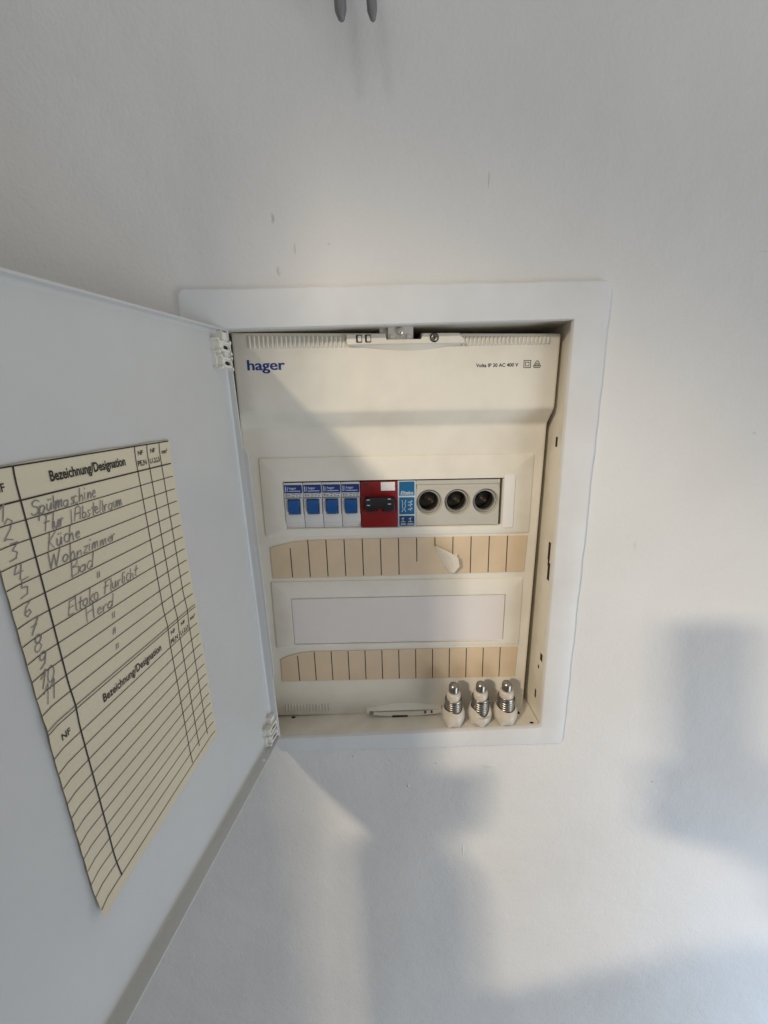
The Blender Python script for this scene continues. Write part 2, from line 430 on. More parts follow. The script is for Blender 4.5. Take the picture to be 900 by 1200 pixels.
stroke(bm, [(cx_-1.2, cz_-1.8), (cx_-1.2, cz_), (cx_, cz_+.9), (cx_+1.2, cz_), (cx_+1.2, cz_-1.8)], .5, LF(-13.12))
stroke(bm, [(cx_-2.6, cz_-1.2), (cx_+2.6, cz_-1.2)], .5, LF(-13.12)); stroke(bm, [(cx_, cz_-1.8), (cx_, cz_-.2)], .45, LF(-13.12))
P('rating_lettering', bm, 'ink', COVER)

# ------------------------------------------------ top fastening
bm = bmesh.new()
sh = [(70, 127.6), (70, 119.0), (172, 118.6), (169, 120.6), (165.5, 126.8), (133.8, 127.2), (133.8, 121.6), (103.2, 121.6), (103.2, 127.4)]
prism(bm, sh, -17.2, -12.9, .8)
n = 16                                       # finger scoop: the underside of the bar runs back to the hood in a shallow bow
top_ = [(72+98*k/n, -16.6, 119.2-.4*k/n) for k in range(n+1)]; low_ = [(72+98*k/n, -13.02, 119.0-.4*k/n-4.6*math.sin(math.pi*k/n)) for k in range(n+1)]
for k in range(n): quad(bm, [top_[k], top_[k+1], low_[k+1], low_[k]])
LT = P('latch', bm, 'cream', smooth=40)
bm = bmesh.new()
for x in (80.7, 88.3):
    prism(bm, rounded(x-2.5, x+2.5, 120.4, 126.6, .8, 3), -17.4, -16.8)
P('latch_slot', bm, 'dark', LT)
bm = bmesh.new()
for x in (81.2, 88.8): prism(bm, rounded(x-1.5, x+1.5, 121.2, 125.8, .6, 3), -17.7, -17.3)
P('latch_tongue', bm, 'cream', LT)
def screw(c, r, y, parent, slot=True):
    bm = bmesh.new()
    lathe(bm, [(r*1.25, 0), (r*1.25, -.5), (r*1.05, -.6)], (c[0], y, c[1]), 24, 'y', 1)
    lathe(bm, [(r, -.5), (r, -1.0), (r*.9, -1.5), (r*.6, -1.9), (r*.55, -1.2), (0.01, -1.2)], (c[0], y, c[1]), 24, 'y', 0)
    for a in (20, 110):
        dx, dz = math.cos(R(a))*r*.45, math.sin(R(a))*r*.45
        stroke(bm, [(c[0]-dx, c[1]-dz), (c[0]+dx, c[1]+dz)], r*.22, LF(y-1.35), 1)
    return P('screw', bm, ['old_steel', 'dark'], parent, smooth=40)
screw((144.0, 123.4), 3.0, -17.2, LT)
bm = bmesh.new()                                             # bracket the cover hangs on
prism(bm, [(105, 134.5), (105, 121.6), (110, 121.6), (112.5, 123), (119, 123), (121.5, 121.6), (126.6, 121.6), (126.6, 134.5)], -13.5, -11.0, .5)
box(bm, 98, 105.5, -9.5, -7.5, 121.5, 135, .3)
for x in (109, 123): prism(bm, rounded(x-2, x+2, 122.8, 126.4, .4, 2), -15.2, -13.4, .4)
BR = P('bracket', bm, 'nylon', smooth=40)
bm = bmesh.new(); lathe(bm, [(3.6, 0), (3.5, -.8), (2.8, -2.0), (1.6, -2.7), (.01, -2.9)], (115.7, -13.5, 129.3), 24, 'y')
P('screw', bm, 'steel', BR, smooth=50)

# ------------------------------------------------ foot fastening
bm = bmesh.new()
sh = [(76, -253.0), (90, -254.4), (140, -253.2), (158, -251.6), (159, -256.6), (133, -257.6), (128, -259.4), (104, -259.6), (100, -257.6), (84, -257), (76, -255.4)]
prism(bm, sh[::-1], -7.0, 0.2, 1.0)
n = 16
for k in range(n):
    p0, p1 = k/n, (k+1)/n
    quad(bm, [(78+78*p0, -6.4, -252.6+1.4*p0), (78+78*p1, -6.4, -252.6+1.4*p1), (78+78*p1, -.05, -252+1.4*p1+5*math.sin(math.pi*p1)-1.2), (78+78*p0, -.05, -252+1.4*p0+5*math.sin(math.pi*p0)-1.2)])
LB = P('latch', bm, 'cream', smooth=40)
bm = bmesh.new(); lathe(bm, [(2.4, 0), (2.2, -.7), (1.0, -.8), (.01, -.5)], (81.5, -6.9, -254.0), 18, 'y')
P('screw', bm, 'old_steel', LB, smooth=40)
bm = bmesh.new(); prism(bm, rounded(104, 121, -260.2, -257.6, .5, 2), -7.3, -6.8); prism(bm, rounded(139, 141, -255.6, -252.6, .4, 2), -7.3, -6.8); prism(bm, rounded(146, 148, -255.4, -252.4, .4, 2), -7.3, -6.8)
P('latch_slot', bm, 'dark', LB)

# ------------------------------------------------ devices on the upper rail
# dark sheet closing the rail bay, coloured as the shade behind the devices
bm = bmesh.new(); box(bm, -5, 222, 26, 27, -60, 14); P('dark_bay_back', bm, 'dark')

def breaker(x0):
    x1 = x0+17.8; c = (x0+x1)/2
    e = bmesh.new()
    # body in profile: nose plate, toggle bay, lower shoulder
    box(e, x0, x1, -1.6, 24, -15.9, -.4, .35)                       # nose
    box(e, x0, x1, 1.2, 24, -31.4, -15.7, .3)                       # bay floor
    box(e, x0, x0+2.6, -1.6, 24, -31.4, -15.8, .3); box(e, x1-2.9, x1-.5, -1.6, 24, -31.4, -15.8, .3)
    box(e, x0, x1, -1.6, 24, -39.6, -31.2, .35)
    box(e, x0, x1, -.6, 24, -42.4, -39.5, .3); box(e, x0, x1, .2, 24, -45.2, -42.3, .3)
    b = P('circuit_breaker', e, 'breaker', smooth=35)
    e = bmesh.new(); prism(e, [(x0+2.9, -17), (x1-3.2, -17), (x1-3.4, -22), (x1-4.2, -23.2), (x1-4.3, -30.2), (x0+4.1, -30.2), (x0+4.0, -23.2), (x0+3.1, -22)], -4.2, 1.4, .8)
    P('toggle', e, 'blue', b, smooth=40)
    e = bmesh.new(); prism(e, rounded(x0+.4, x1-.4, -10.2, -2.2, .4, 2), -1.85, -1.5)
    P('nameplate', e, 'navy', b)
    e = bmesh.new()
    letters(e, 'hager', x0+5, x0+12, -6.4, -4.2, LF(-1.9), offset=.01)
    stroke(e, [(x0+1.8, -4), (x0+1.8, -8.6)], .8, LF(-1.9)); stroke(e, [(x0+5, -8.2), (x0+15.5, -8.2)], .7, LF(-1.9)); stroke(e, [(x0+3.6, -4.4), (x0+3.6, -8.6)], .45, LF(-1.9))
    P('plate_lettering', e, 'print_white', b)
    e = bmesh.new()
    prism(e, rounded(x0+.5, x1-.6, -15.4, -14.3, .2, 2), -1.75, -1.5)
    letters(e, 'B16', x0+1.4, x0+6, -13.4, -10.8, LF(-1.75), offset=.02)
    for k, (a, l) in enumerate(((7.2, 3.2), (11.2, 1.6), (13.6, 3.0))):
        stroke(e, [(x0+a, -11.2-(k % 2)*.6), (x0+a+l, -11.2-(k % 2)*.6)], .7, LF(-1.75)); stroke(e, [(x0+a+.4, -13.2), (x0+a+l*.8, -13.0)], .7, LF(-1.75))
    P('rating_marks', e, 'print_grey', b)
    return b
first = breaker(3.4)
for k in range(1, 4):                                           # three more, copied with their parts
    b = first.copy(); COL.objects.link(b); b.location = first.location+Vector((18.33*k*MM, 0, 0))
    for ch in list(first.children):
        c = ch.copy(); COL.objects.link(c); c.parent = b

# residual current breaker, two modules wide
e = bmesh.new()
box(e, 76.9, 112.2, -2.0, 24, -15.5, -.2, .4); box(e, 76.9, 112.2, 2.0, 24, -29.5, -15.3, .2); box(e, 76.9, 80.6, -2, 24, -29.7, -15.3, .2)
box(e, 109.8, 112.2, -2, 24, -29.7, -15.3, .2); box(e, 76.9, 112.2, -2.0, 24, -45.4, -29.3, .4); box(e, 92, 97.2, -2, 24, -29.6, -24.5, .3)
RC = P('residual_current_breaker', e, 'red', smooth=35)
e = bmesh.new()
prism(e, [(80.9, -16), (86, -15.4), (105, -15.4), (109.6, -16), (109.6, -28.6), (98.6, -28.6), (97.4, -24.2), (92.4, -24.2), (91.2, -28.6), (80.9, -28.6)][::-1], -6.5, 2, 1.0)
P('toggle', e, 'black', RC, smooth=40)
e = bmesh.new(); prism(e, [(96.4, -.9), (110, -.9), (110, -4.2), (109.5, -5), (110, -6), (110, -9.2), (96.8, -9.2), (96.4, -8.6)], -2.5, -1.9, .2)
P('test_button', e, 'white', RC)
e = bmesh.new()
for (x, z) in ((83, -17.2), (83, -22.4), (103.2, -16.6), (103.2, -21.4)): stroke(e, [(x, z), (x+2.4, z)], .8, LF(-6.6))
P('switch_marks', e, 'print_white', RC)
e = bmesh.new(); letters(e, 'hager', 78.8, 85, -3.6, -1.6, LF(-2.1), offset=.01); stroke(e, [(79, -6), (90, -6)], .4, LF(-2.1)); stroke(e, [(79, -8), (88, -8)], .4, LF(-2.1))
P('small_print', e, 'ink', RC)

# impulse relay, one module, blue panels between white borders
e = bmesh.new(); box(e, 112.5, 130.0, -1.2, 24, -45.2, -.2, .4)
RL = P('relay', e, 'print_white', smooth=35)
e = bmesh.new(); prism(e, rounded(114, 128.6, -14.6, -.9, .3, 2), -1.6, -1.1); prism(e, rounded(114, 128.6, -33.0, -16.2, .3, 2), -1.6, -1.1)
P('blue_panel', e, 'teal', RL)
e = bmesh.new(); prism(e, rounded(114, 128.6, -44.6, -34.6, .3, 2), -1.6, -1.1)
P('dark_panel', e, 'teal_dark', RL)
e = bmesh.new(); f = LF(-1.66)
letters(e, 'Eltako', 115.2, 127.6, -13.2, -10, f, offset=.012, shear=.25); stroke(e, [(115, -13.9), (128, -13.9)], .3, f)
for (x, t) in ((117.4, 1), (119.4, -1)): stroke(e, [(x-t*.9, -19), (x, -22), (x-t*.6, -24.5), (x+t*.4, -28), (x-t*.9, -30.5)], .5, f)
for z in (-21, -24, -28): stroke(e, [(122.6, z), (126.6, z+.6)], .55, f); stroke(e, [(124.5, z-1.4), (126, z+1.8)], .5, f)
for x in (117.5, 124.6): stroke(e, [(x-2, -40.6), (x+2, -40.6)], .5, f); stroke(e, [(x, -40.6), (x, -37)], .5, f); stroke(e, [(x-1.4, -37.6), (x+1, -36.4)], .5, f)
stroke(e, [(115.4, -42.8), (120, -42.8)], .8, f); stroke(e, [(122, -42.9), (127.6, -42.9)], .8, f)
P('relay_lettering', e, 'print_white', RL)

# three-pole block of screw-in fuse sockets
e = bmesh.new()
SX = [143.0, 170.2, 197.6]; SZ = -21.6; X0, X1 = 130.3, 210.6
def hole_plate(bm, x0, x1, z0, z1, y, cx_, cz_, r, n=48):
    per = []; cir = []
    an = [2*math.pi*k/n for k in range(n)]
    an = sorted(an+[math.atan2(z-cz_, x-cx_) % (2*math.pi) for x in (x0, x1) for z in (z0, z1)])
    for a in an:
        c, s = math.cos(a), math.sin(a)
        cir.append((cx_+r*c, y, cz_+r*s))
        tx = ((x1 if c > 0 else x0)-cx_)/c if abs(c) > 1e-6 else 1e9
        tz = ((z1 if s > 0 else z0)-cz_)/s if abs(s) > 1e-6 else 1e9
        t = min(tx, tz); per.append((cx_+t*c, y, cz_+t*s))
    ring(bm, per, cir)
edges = [X0, 156.6, 183.9, X1]
for k in range(3): hole_plate(e, edges[k], edges[k+1], -38.5, -9.0, -1.5, SX[k], SZ, 12.6)
for k in range(3):
    def pos(p): return e.verts.new(p)
    n = 40
    prf = [(12.6, -1.5), (12.2, .5), (11.5, 4), (11.0, 7.5)]
    lathe_r = []
    for (r, y) in prf: lathe_r.append([e.verts.new((SX[k]+r*math.cos(2*math.pi*j/n), y, SZ+r*math.sin(2*math.pi*j/n))) for j in range(n)])
    for i in range(3):
        for j in range(n): e.faces.new((lathe_r[i][j], lathe_r[i][(j+1) % n], lathe_r[i+1][(j+1) % n], lathe_r[i+1][j]))
for (z0, z1, y0, y1) in ((-9, -7.6, -1.5, -.2), (-7.6, -4.6, -.2, .4), (-4.6, -3.8, .4, -1.2), (-3.8, -.2, -1.2, -1.2), (-.2, .2, -1.2, 24), (-44.6, -38.5, -1.5, -1.5), (-44.9, -44.6, 24, -1.5)):
    quad(e, [(X0, y0, z0), (X1, y0, z0), (X1, y1, z1), (X0, y1, z1)]) if z0 != -44.9 else quad(e, [(X0, 24, -44.6), (X1, 24, -44.6), (X1, -1.5, -44.6), (X0, -1.5, -44.6)])
for x in (X0, X1): quad(e, [(x, -1.2, .2), (x, 24, .2), (x, 24, -44.6), (x, -1.5, -44.6)])
lathe(e, [(.8, -1.45), (.7, -1.8), (.01, -1.9)], (169.9, 0, -37.2), 12, 'y')
SB = P('fuse_socket_block', e, 'socket', smooth=30)
for p in SB.data.polygons:
    if abs(p.normal.y) > .9: p.use_smooth = False
for k in range(3):
    e = bmesh.new(); pr = [(11.4, 6.0), (11.25, 3.4), (10.9, 2.6), (10.2, 2.5), (9.6, 3.2), (9.4, 4.5), (9.3, 8)]
    for j in range(20): pr.append((9.3+.35*math.sin(j*1.6), 8+j*.8))
    pr += [(9.2, 24.2), (5, 24.4), (4.6, 22.5), (.01, 22.2)]
    lathe(e, pr, (SX[k], 0, SZ), 40, 'y', cap=False)
    for f_ in e.faces:
        if f_.calc_center_median().y > 6.5: f_.material_index = 1  # deeper faces get the darkened metal as painted shade
    lathe(e, [(3.0, 21.8), (2.8, 20.6), (.01, 20.4)], (SX[k], 0, SZ), 24, 'y', 1)
    P('fuse_socket', e, ['steel', 'sleeve_shade'], SB, smooth=50)

# the white end blank at the right of the bay
e = bmesh.new(); prism(e, rounded(214.4, 225.0, -48.4, 4.0, 2.0, 4), -2.6, -.2, .5)
P('end_blank', e, 'white', smooth=40)

# ------------------------------------------------ lower blank strip and the paper label strips
e = bmesh.new()
n = 24                                                           # thin card, its foot a little wavy
for k in range(n):
    a, b = 2.4+219.2*k/n, 2.4+219.2*(k+1)/n
    za, zb = -121.2+1.2*k/n, -121.2+1.2*(k+1)/n
    wa, wb = -172.2+1.6*k/n+.35*math.sin(k*1.1), -172.2+1.6*(k+1)/n+.35*math.sin((k+1)*1.1)
    quad(e, [(a, -.9, za), (b, -.9, zb), (b, -.9-.1, wb), (a, -.9-.1, wa)]); quad(e, [(a, -1.0, wa), (b, -1.0, wb), (b, -.2, wb), (a, -.2, wa)]); quad(e, [(a, -.9, za), (b, -.9, zb), (b, -.2, zb), (a, -.2, za)])
P('blank_strip', e, 'blank')

def strip(pts, ticks, z0, z1, lab):
    e = bmesh.new(); prism(e, pts, -.9, .1)
    s = P('label_strip', e, 'tan'); s['label'] = lab
    e = bmesh.new()
    for i, x in enumerate(ticks):
        a, b = z1, z0
        stroke(e, [(x[0], x[1]), (x[0]+.3, x[2])], .9, LF(-.98))
    t = P('printed_ticks', e, 'ink', s); return s
tk = []
for k in range(13):
    x = 4.9+18*k; a, b = -58.2+.1*k, -96.4+.15*k
    if k == 0: a = -66
    if k == 7: b = -82
    if k == 8: b = -66
    tk.append((x, a, b))
S1 = strip([(-14.7, -98.0), (80, -97.2), (160, -96), (239.6, -94.9), (240.6, -57.0), (120, -57.4), (24, -58.0), (8, -59.6), (-4, -62.4), (-14.9, -65.4)], tk, -96, -58, 'tan paper strip with thirteen ticks and a torn flap')
tk = [(4.0+18*k, -182.5+.15*k if k else -187, -216.6+.1*k) for k in range(13)]
S2 = strip([(-14.6, -217.6), (120, -216.8), (237.4, -216.2), (238.4, -180.2), (120, -181.0), (20, -181.8), (6, -183.6), (-6, -187), (-14.2, -191)], tk, -216, -182, 'tan paper strip with thirteen ticks below the blank strip')
# torn flap curling off the upper strip
e = bmesh.new()
A = [(148.6, -65.4), (151.5, -72), (155.0, -79), (158.5, -86.5), (162.6, -93.4)]
B = [(151.2, -65.6), (165.0, -71.8), (171.6, -76.5), (173.4, -86.0), (168.6, -93.6)]
nu = 3; gg = []
for i in range(5):
    row = []
    for j in range(nu+1):
        t = j/nu
        x = A[i][0]+(B[i][0]-A[i][0])*t; z = A[i][1]+(B[i][1]-A[i][1])*t
        y = -1.0-7.0*math.sin(t*1.35)*(0.25+.75*math.sin(math.pi*(i+.6)/5.4))
        row.append(e.verts.new((x-2.0*math.sin(t*2.6)*.4, y, z)))
    gg.append(row)
for i in range(4):
    for j in range(nu): e.faces.new((gg[i][j], gg[i][j+1], gg[i+1][j+1], gg[i+1][j]))
quad(e, [(166.2, -4.5, -74.2), (170.4, -5.5, -73.0), (170.6, -3.6, -80.5), (168.2, -3.6, -82)])
P('torn_flap', e, 'flap', S1)

# ------------------------------------------------------------------ the door, on its sagging hinges
AN = R(11)
T0 = Vector((-29.82, -28.0, 129.09)); B0 = Vector((-20.86, -28.0, -260.51))
DU = Vector((-math.sin(AN), -math.cos(AN), 0)); DW = (B0-T0).normalized(); DN = DU.cross(DW).normalized()
if DN.x < 0: DN = -DN
DLEN = 291.0
def dz(s, t):        # t 0..1 from top edge to foot of the door
    a = -0.6+0.065*s; b = 391.2+0.036*s; return a+(b-a)*t
def D(s, w, n=0.0): return tuple(T0+DU*s+DW*w+DN*n)
def Dt(s, t, n=0.0): return D(s, dz(s, t), n)
e = bmesh.new()
def loop(ins, n):
    k = lambda deep: n if n <= 0.6 else n*deep/10.0        # the rim is deeper along the foot
    return [Dt(ins, ins/385, k(5.6)), Dt(DLEN-ins, ins/385, k(6.0)), Dt(DLEN-ins, 1-ins/385, k(10.0)), Dt(ins, 1-ins/385, k(8.4))]
ring_ = [loop(i, n) for i, n in [(1.8, -1.2), (.4, -.8), (-.2, .3), (-.2, 9.5), (.0, 9.9), (.3, 10.1), (.7, 10.1), (1.0, 9.9), (1.2, 9.4), (1.2, 3.6), (1.6, 2.0), (2.4, .9), (4.0, .12)]]
for i in range(len(ring_)-1): ring(e, ring_[i], ring_[i+1])
tb = [(92, 5.2), (98, 9.6), (100, 10.2), (312, 9.8), (318, 9.3), (326, 7.2)]        # deeper middle of the hinge-side rim
for i in range(len(tb)-1):
    (w0, n0), (w1, n1) = tb[i], tb[i+1]
    for s_ in (-.25, 1.05): quad(e, [D(s_, w0, .5), D(s_, w1, .5), D(s_, w1, n1), D(s_, w0, n0)])
    quad(e, [D(-.25, w0, n0), D(-.25, w1, n1), D(1.05, w1, n1), D(1.05, w0, n0)])
NX, NZ = 12, 16
def sheet(n, ins):
    g = [[e.verts.new(Dt(ins+(DLEN-2*ins)*i/NX, ins/385+(1-2*ins/385)*j/NZ, n)) for j in range(NZ+1)] for i in range(NX+1)]
    for i in range(NX):
        for j in range(NZ): e.faces.new((g[i][j], g[i+1][j], g[i+1][j+1], g[i][j+1]))
sheet(.1, 1.3); sheet(-1.2, 1.8)
DOOR = P('door', e, 'door', smooth=38)
# hinge blocks
def hinge(w, h):
    e = bmesh.new()
    def hb(s0, s1, w0, w1, n0, n1, bev=.8):
        t = bmesh.new(); bmesh.ops.create_cube(t, size=1)
        for v in t.verts: v.co = Vector(D(s0+(v.co.x+.5)*(s1-s0), w0+(v.co.y+.5)*(w1-w0), n0+(v.co.z+.5)*(n1-n0)))
        bmesh.ops.bevel(t, geom=list(t.edges), offset=bev, segments=2, affect='EDGES'); merge(e, t)
    hb(2, 9, w, w+h, .2, 4.6); hb(1.5, 17, w+h*.28, w+h*.56, .3, 5.4, 1.6); hb(1.5, 15, w+h*.72, w+h, .3, 5.2, 1.6); hb(8, 18, w+h*.3, w+h, .2, 2.2)
    h_ = P('hinge', e, 'nylon', DOOR, smooth=40)
    for q in (.43, .87):
        e = bmesh.new(); t = bmesh.new(); lathe(t, [(1.6, 0), (1.5, .4), (.01, .4)], (0, 0, 0), 14, 'z')
        for v in t.verts: v.co = Vector(D(6.5+v.co.x*2.0, w+h*q+v.co.y*.95, 5.25+v.co.z))
        merge(e, t); P('pin_hole', e, 'dark', DOOR)
hinge(2.5, 27); hinge(362, 24)
e = bmesh.new(); t = bmesh.new(); lathe(t, [(2.0, 0), (1.8, .6), (.01, .8)], (0, 0, 0), 14, 'z')
for v in t.verts: v.co = Vector(D(30+v.co.x, dz(30, 1)-1.2-v.co.z, 5+v.co.y))
merge(e, t); P('rivet', e, 'white', DOOR)

# ------------------------------------------------ the circuit list glued to the door
QTL, QTR, QBR, QBL = Vector((190.11, 89.87)), Vector((80.45, 83.08)), Vector((81.05, 314.42)), Vector((189.48, 329.78))
ROWS = 27.2
def SH(u, r, n=.35):    # u 0 left .. 1 right, r in rows from the top; edges curl off the door, a fold runs across
    v = r/ROWS
    n += 3.0*max(0, (v-.90)/.10)**2*max(0, 1.15-u)+1.5*max(0, (.07-u)/.07)**2+1.2*max(0, (u-.94)/.06)**2*(.4+.6*v)+.9*max(0, (.04-v)/.04)**2
    n += .35*math.sin(v*9+u*2)*.5+.9*max(0, 1-abs(v-.505)/.05)
    p = (QTL*(1-u)+QTR*u)*(1-v)+(QBL*(1-u)+QBR*u)*v
    return D(p.x, p.y, n)
e = bmesh.new()
NU, NV = 20, 60
rg = lambda i, j: .12*math.sin(j*1.9+i)
def ed(i, j): return (i/NU+(rg(0, j)*.01 if i in (0, NU) else 0), ROWS*j/NV+(rg(i, 0)*.2 if j in (0, NV) else 0))
g = [[e.verts.new(SH(*ed(i, j), n=.30)) for j in range(NV+1)] for i in range(NU+1)]
for i in range(NU):
    for j in range(NV): e.faces.new((g[i][j], g[i+1][j], g[i+1][j+1], g[i][j+1]))
SHEET = P('circuit_list', e, 'sheet', DOOR, smooth=60); SHEET['label'] = 'yellowed ruled paper list with handwritten circuits'
SF = lambda n=.75: (lambda u, r: SH(u, r, n))
UW = 109.0; RH = 8.6        # mm per unit u, per row
def mmf(n=.75): return lambda x, y: SH(x/UW, y/RH, n)      # x,y in mm on the paper, y downwards
e = bmesh.new(); f = mmf(.62)
def hl(r, u0=0.0, u1=.985, wd=.42):
    for k in range(20):
        a, b = u0+(u1-u0)*k/20, u0+(u1-u0)*(k+1)/20
        stroke(e, [(a*UW, r*RH), (b*UW, r*RH)], wd, f)
def vl(u, r0, r1, wd=.45):
    for k in range(60): stroke(e, [(u*UW, (r0+(r1-r0)*k/60)*RH), (u*UW, (r0+(r1-r0)*(k+1)/60)*RH)], wd, f)
hl(.08, wd=.7); hl(1.8, wd=.75)
for k in range(1, 12): hl(1.8+k)
hl(13.78); hl(14.0); hl(15.53)
for k in range(1, 12): hl(15.53+k)
vl(.138, .08, 26.55, .7)
for u in (.736, .822, .915): vl(u, .08, 26.4 if u < .8 else 25.9, .5)
P('ruled_lines', e, 'ink', SHEET)
def txt(s, u0, u1, rb, rt, off=.015): letters(e, s, u0*UW, u1*UW, rb*RH, rt*RH, mmf(.70), offset=off)
for r in (0, 13.9):
    e = bmesh.new()
    txt('Bezeichnung/Designation', .27, .665, r+1.2, r+.62, .022 if r == 0 else .012)
    for (u, s) in ((.755, 'NF'), (.845, 'NF')): txt(s, u, u+.035, r+.72, r+.42)
    txt('PE,N', .745, .805, r+1.45, r+1.1); txt('L1,2,L3', .832, .905, r+1.45, r+1.1); txt('mm²', .93, .975, r+.95, r+.62); txt('NF', .055, .095, r+1.2, r+.8)
    P('printed_heading', e, 'ink', SHEET)

# handwriting: strokes in a box 1 high (x-height .5), slanted to the right
def arc(cx_, cy_, rx, ry, a0, a1, n=9): return [(cx_+rx*math.cos(R(a0+(a1-a0)*k/n)), cy_+ry*math.sin(R(a0+(a1-a0)*k/n))) for k in range(n+1)]
HW = {
 'S': (.55, [arc(.3, .75, .22, .22, 20, 250, 8)+arc(.26, .27, .24, .27, 80, -160, 9)]),
 'p': (.45, [[(.05, .5), (.02, -.4)], arc(.2, .25, .17, .26, 150, -150)]), 'ü': (.45, [[(.05, .5), (.06, .12), (.16, 0), (.28, .1), (.34, .5), (.36, .02)], [(.12, .72), (.13, .8)], [(.28, .72), (.29, .8)]]),
 'u': (.45, [[(.05, .5), (.06, .12), (.16, 0), (.28, .1), (.34, .5), (.36, .02)]]), 'l': (.22, [[(.1, 1), (.07, .1), (.16, 0)]]),
 'm': (.6, [[(.04, .45), (.06, 0), (.1, .38), (.2, .48), (.26, 0), (.32, .4), (.42, .46), (.48, 0)]]),
 'a': (.45, [arc(.2, .23, .17, .25, 40, 360), [(.36, .48), (.37, .02)]]), 's': (.35, [[(.3, .46), (.12, .5), (.08, .36), (.26, .18), (.22, .02), (.03, .03)]]),
 'c': (.35, [arc(.2, .25, .16, .25, 50, 310)]), 'h': (.45, [[(.1, 1), (.06, 0), (.12, .36), (.26, .48), (.33, .3), (.34, 0)]]),
 'i': (.2, [[(.08, .5), (.08, .05), (.14, 0)], [(.1, .74), (.11, .8)]]), 'n': (.45, [[(.05, .5), (.06, 0), (.12, .38), (.26, .48), (.32, .3), (.34, 0)]]),
 'e': (.38, [[(.06, .24), (.3, .3), (.26, .48), (.1, .44), (.06, .16), (.18, 0), (.34, .08)]]),
 'F': (.55, [[(.14, 1), (.1, 0)], [(.02, .96), (.52, 1.0)], [(.0, .52), (.38, .56)]]), 'r': (.35, [[(.06, .5), (.07, 0), (.12, .34), (.22, .5), (.32, .46)]]),
 '/': (.3, [[(.14, 1.15), (.12, -.15)]]), 'A': (.62, [[(.02, 0), (.12, .9), (.36, 1.0), (.5, .85), (.46, 0)], [(.08, .45), (.5, .5)]]),
 'b': (.42, [[(.1, 1), (.06, 0)], arc(.2, .22, .16, .24, 150, -160)]), 't': (.34, [[(.16, .9), (.13, .08), (.24, 0)], [(.0, .55), (.32, .58)]]),
 'K': (.55, [[(.1, 1), (.06, 0)], [(.48, .95), (.1, .48), (.48, 0)]]), 'W': (.8, [[(.02, 1), (.14, 0), (.36, .8), (.48, 0), (.74, 1)]]),
 'o': (.42, [arc(.2, .25, .16, .25, 90, 450)]), 'z': (.4, [[(.05, .46), (.32, .48), (.06, .02), (.36, 0)]]),
 'B': (.55, [[(.1, 1), (.06, 0)], [(.04, .98), (.4, .96), (.42, .66), (.12, .54), (.46, .44), (.44, .08), (.04, .02)]]),
 'd': (.45, [arc(.18, .23, .16, .24, 40, 360), [(.38, 1.0), (.36, .02)]]),
 'E': (.52, [[(.46, 1), (.08, .96), (.06, .02), (.46, .0)], [(.07, .5), (.38, .54)]]), 'k': (.42, [[(.1, 1), (.06, 0)], [(.34, .5), (.1, .24), (.36, 0)]]),
 'H': (.62, [[(.08, 1), (.06, 0)], [(.5, 1), (.48, 0)], [(.06, .5), (.5, .54)]]), '"': (.4, [[(.08, .75), (.08, .3)], [(.26, .75), (.26, .3)]]), ' ': (.4, []),
 '1': (.4, [[(.02, .62), (.26, 1), (.22, 0)]]), '2': (.5, [[(.06, .8), (.2, 1), (.38, .85), (.3, .5), (.04, .08), (.18, .1), (.46, .0)]]),
 '3': (.45, [[(.06, .95), (.36, .95), (.16, .56), (.38, .4), (.34, .08), (.02, .04)]]), '4': (.5, [[(.16, 1), (.04, .42), (.44, .46)], [(.38, .95), (.34, 0)]]),
 '5': (.45, [[(.42, 1), (.12, .96), (.1, .56), (.36, .52), (.38, .14), (.04, .02)]]), '6': (.45, [[(.34, 1), (.1, .6), (.06, .2), (.2, 0), (.36, .18), (.28, .4), (.08, .3)]]),
 '7': (.45, [[(.04, .95), (.42, .98), (.16, 0)], [(.08, .5), (.38, .54)]]), '8': (.45, [arc(.22, .74, .15, .24, 0, 360, 10), arc(.2, .24, .17, .25, 0, 360, 10)]),
 '9': (.45, [arc(.2, .7, .16, .24, 0, 360, 10), [(.36, .75), (.32, .2), (.1, .02)]]), '0': (.45, [arc(.2, .5, .17, .48, 90, 450, 12)]),
}
e = bmesh.new(); hf = mmf(.74)
rnd = random.Random(3)
def write(s, x, yb, h, wsc=1.0, slant=.22, rise=0.0, wd=.43):
    for i, ch in enumerate(s):
        wch, ss = HW[ch]
        jx, jy, js = rnd.uniform(-.05, .05)*h, rnd.uniform(-.05, .05)*h, rnd.uniform(.82, 1.15); sl_ = slant+rnd.uniform(-.1, .1)
        for st_ in ss:
            stroke(e, [(x+jx+(a*wsc*rnd.uniform(.93, 1.07)+b*sl_)*h, yb+jy-b*h*js) for (a, b) in st_], wd*rnd.uniform(.8, 1.15), hf)
        x += wch*h*wsc*rnd.uniform(.95, 1.05); yb -= rise
rows = [('Spülmaschine', .160, 6.9, .98), ('Flur /Abstellraum', .19, 6.7, 1.0), ('Küche', .19, 7.0, 1.05), ('Wohnzimmer', .175, 6.8, 1.2), ('Bad', .255, 7.4, 1.25), ('"', .37, 6.2, 1.1),
        ('Eltako Flurlicht', .205, 7.2, 1.02), ('Herd', .28, 7.6, 1.2), ('"', .40, 6.2, 1.1), ('"', .385, 6.2, 1.1), ('"', .385, 6.2, 1.1)]
for k, (s, u, h, ws) in enumerate(rows):
    yb = (1.8+k+.9)*RH
    write(s, u*UW, yb, h, ws)
    write(str(k+1), (.04 if k < 9 else .02)*UW, (1.8+k+.74)*RH, 8.0, 1.1, slant=.3)
P('handwriting', e, 'pen', SHEET)

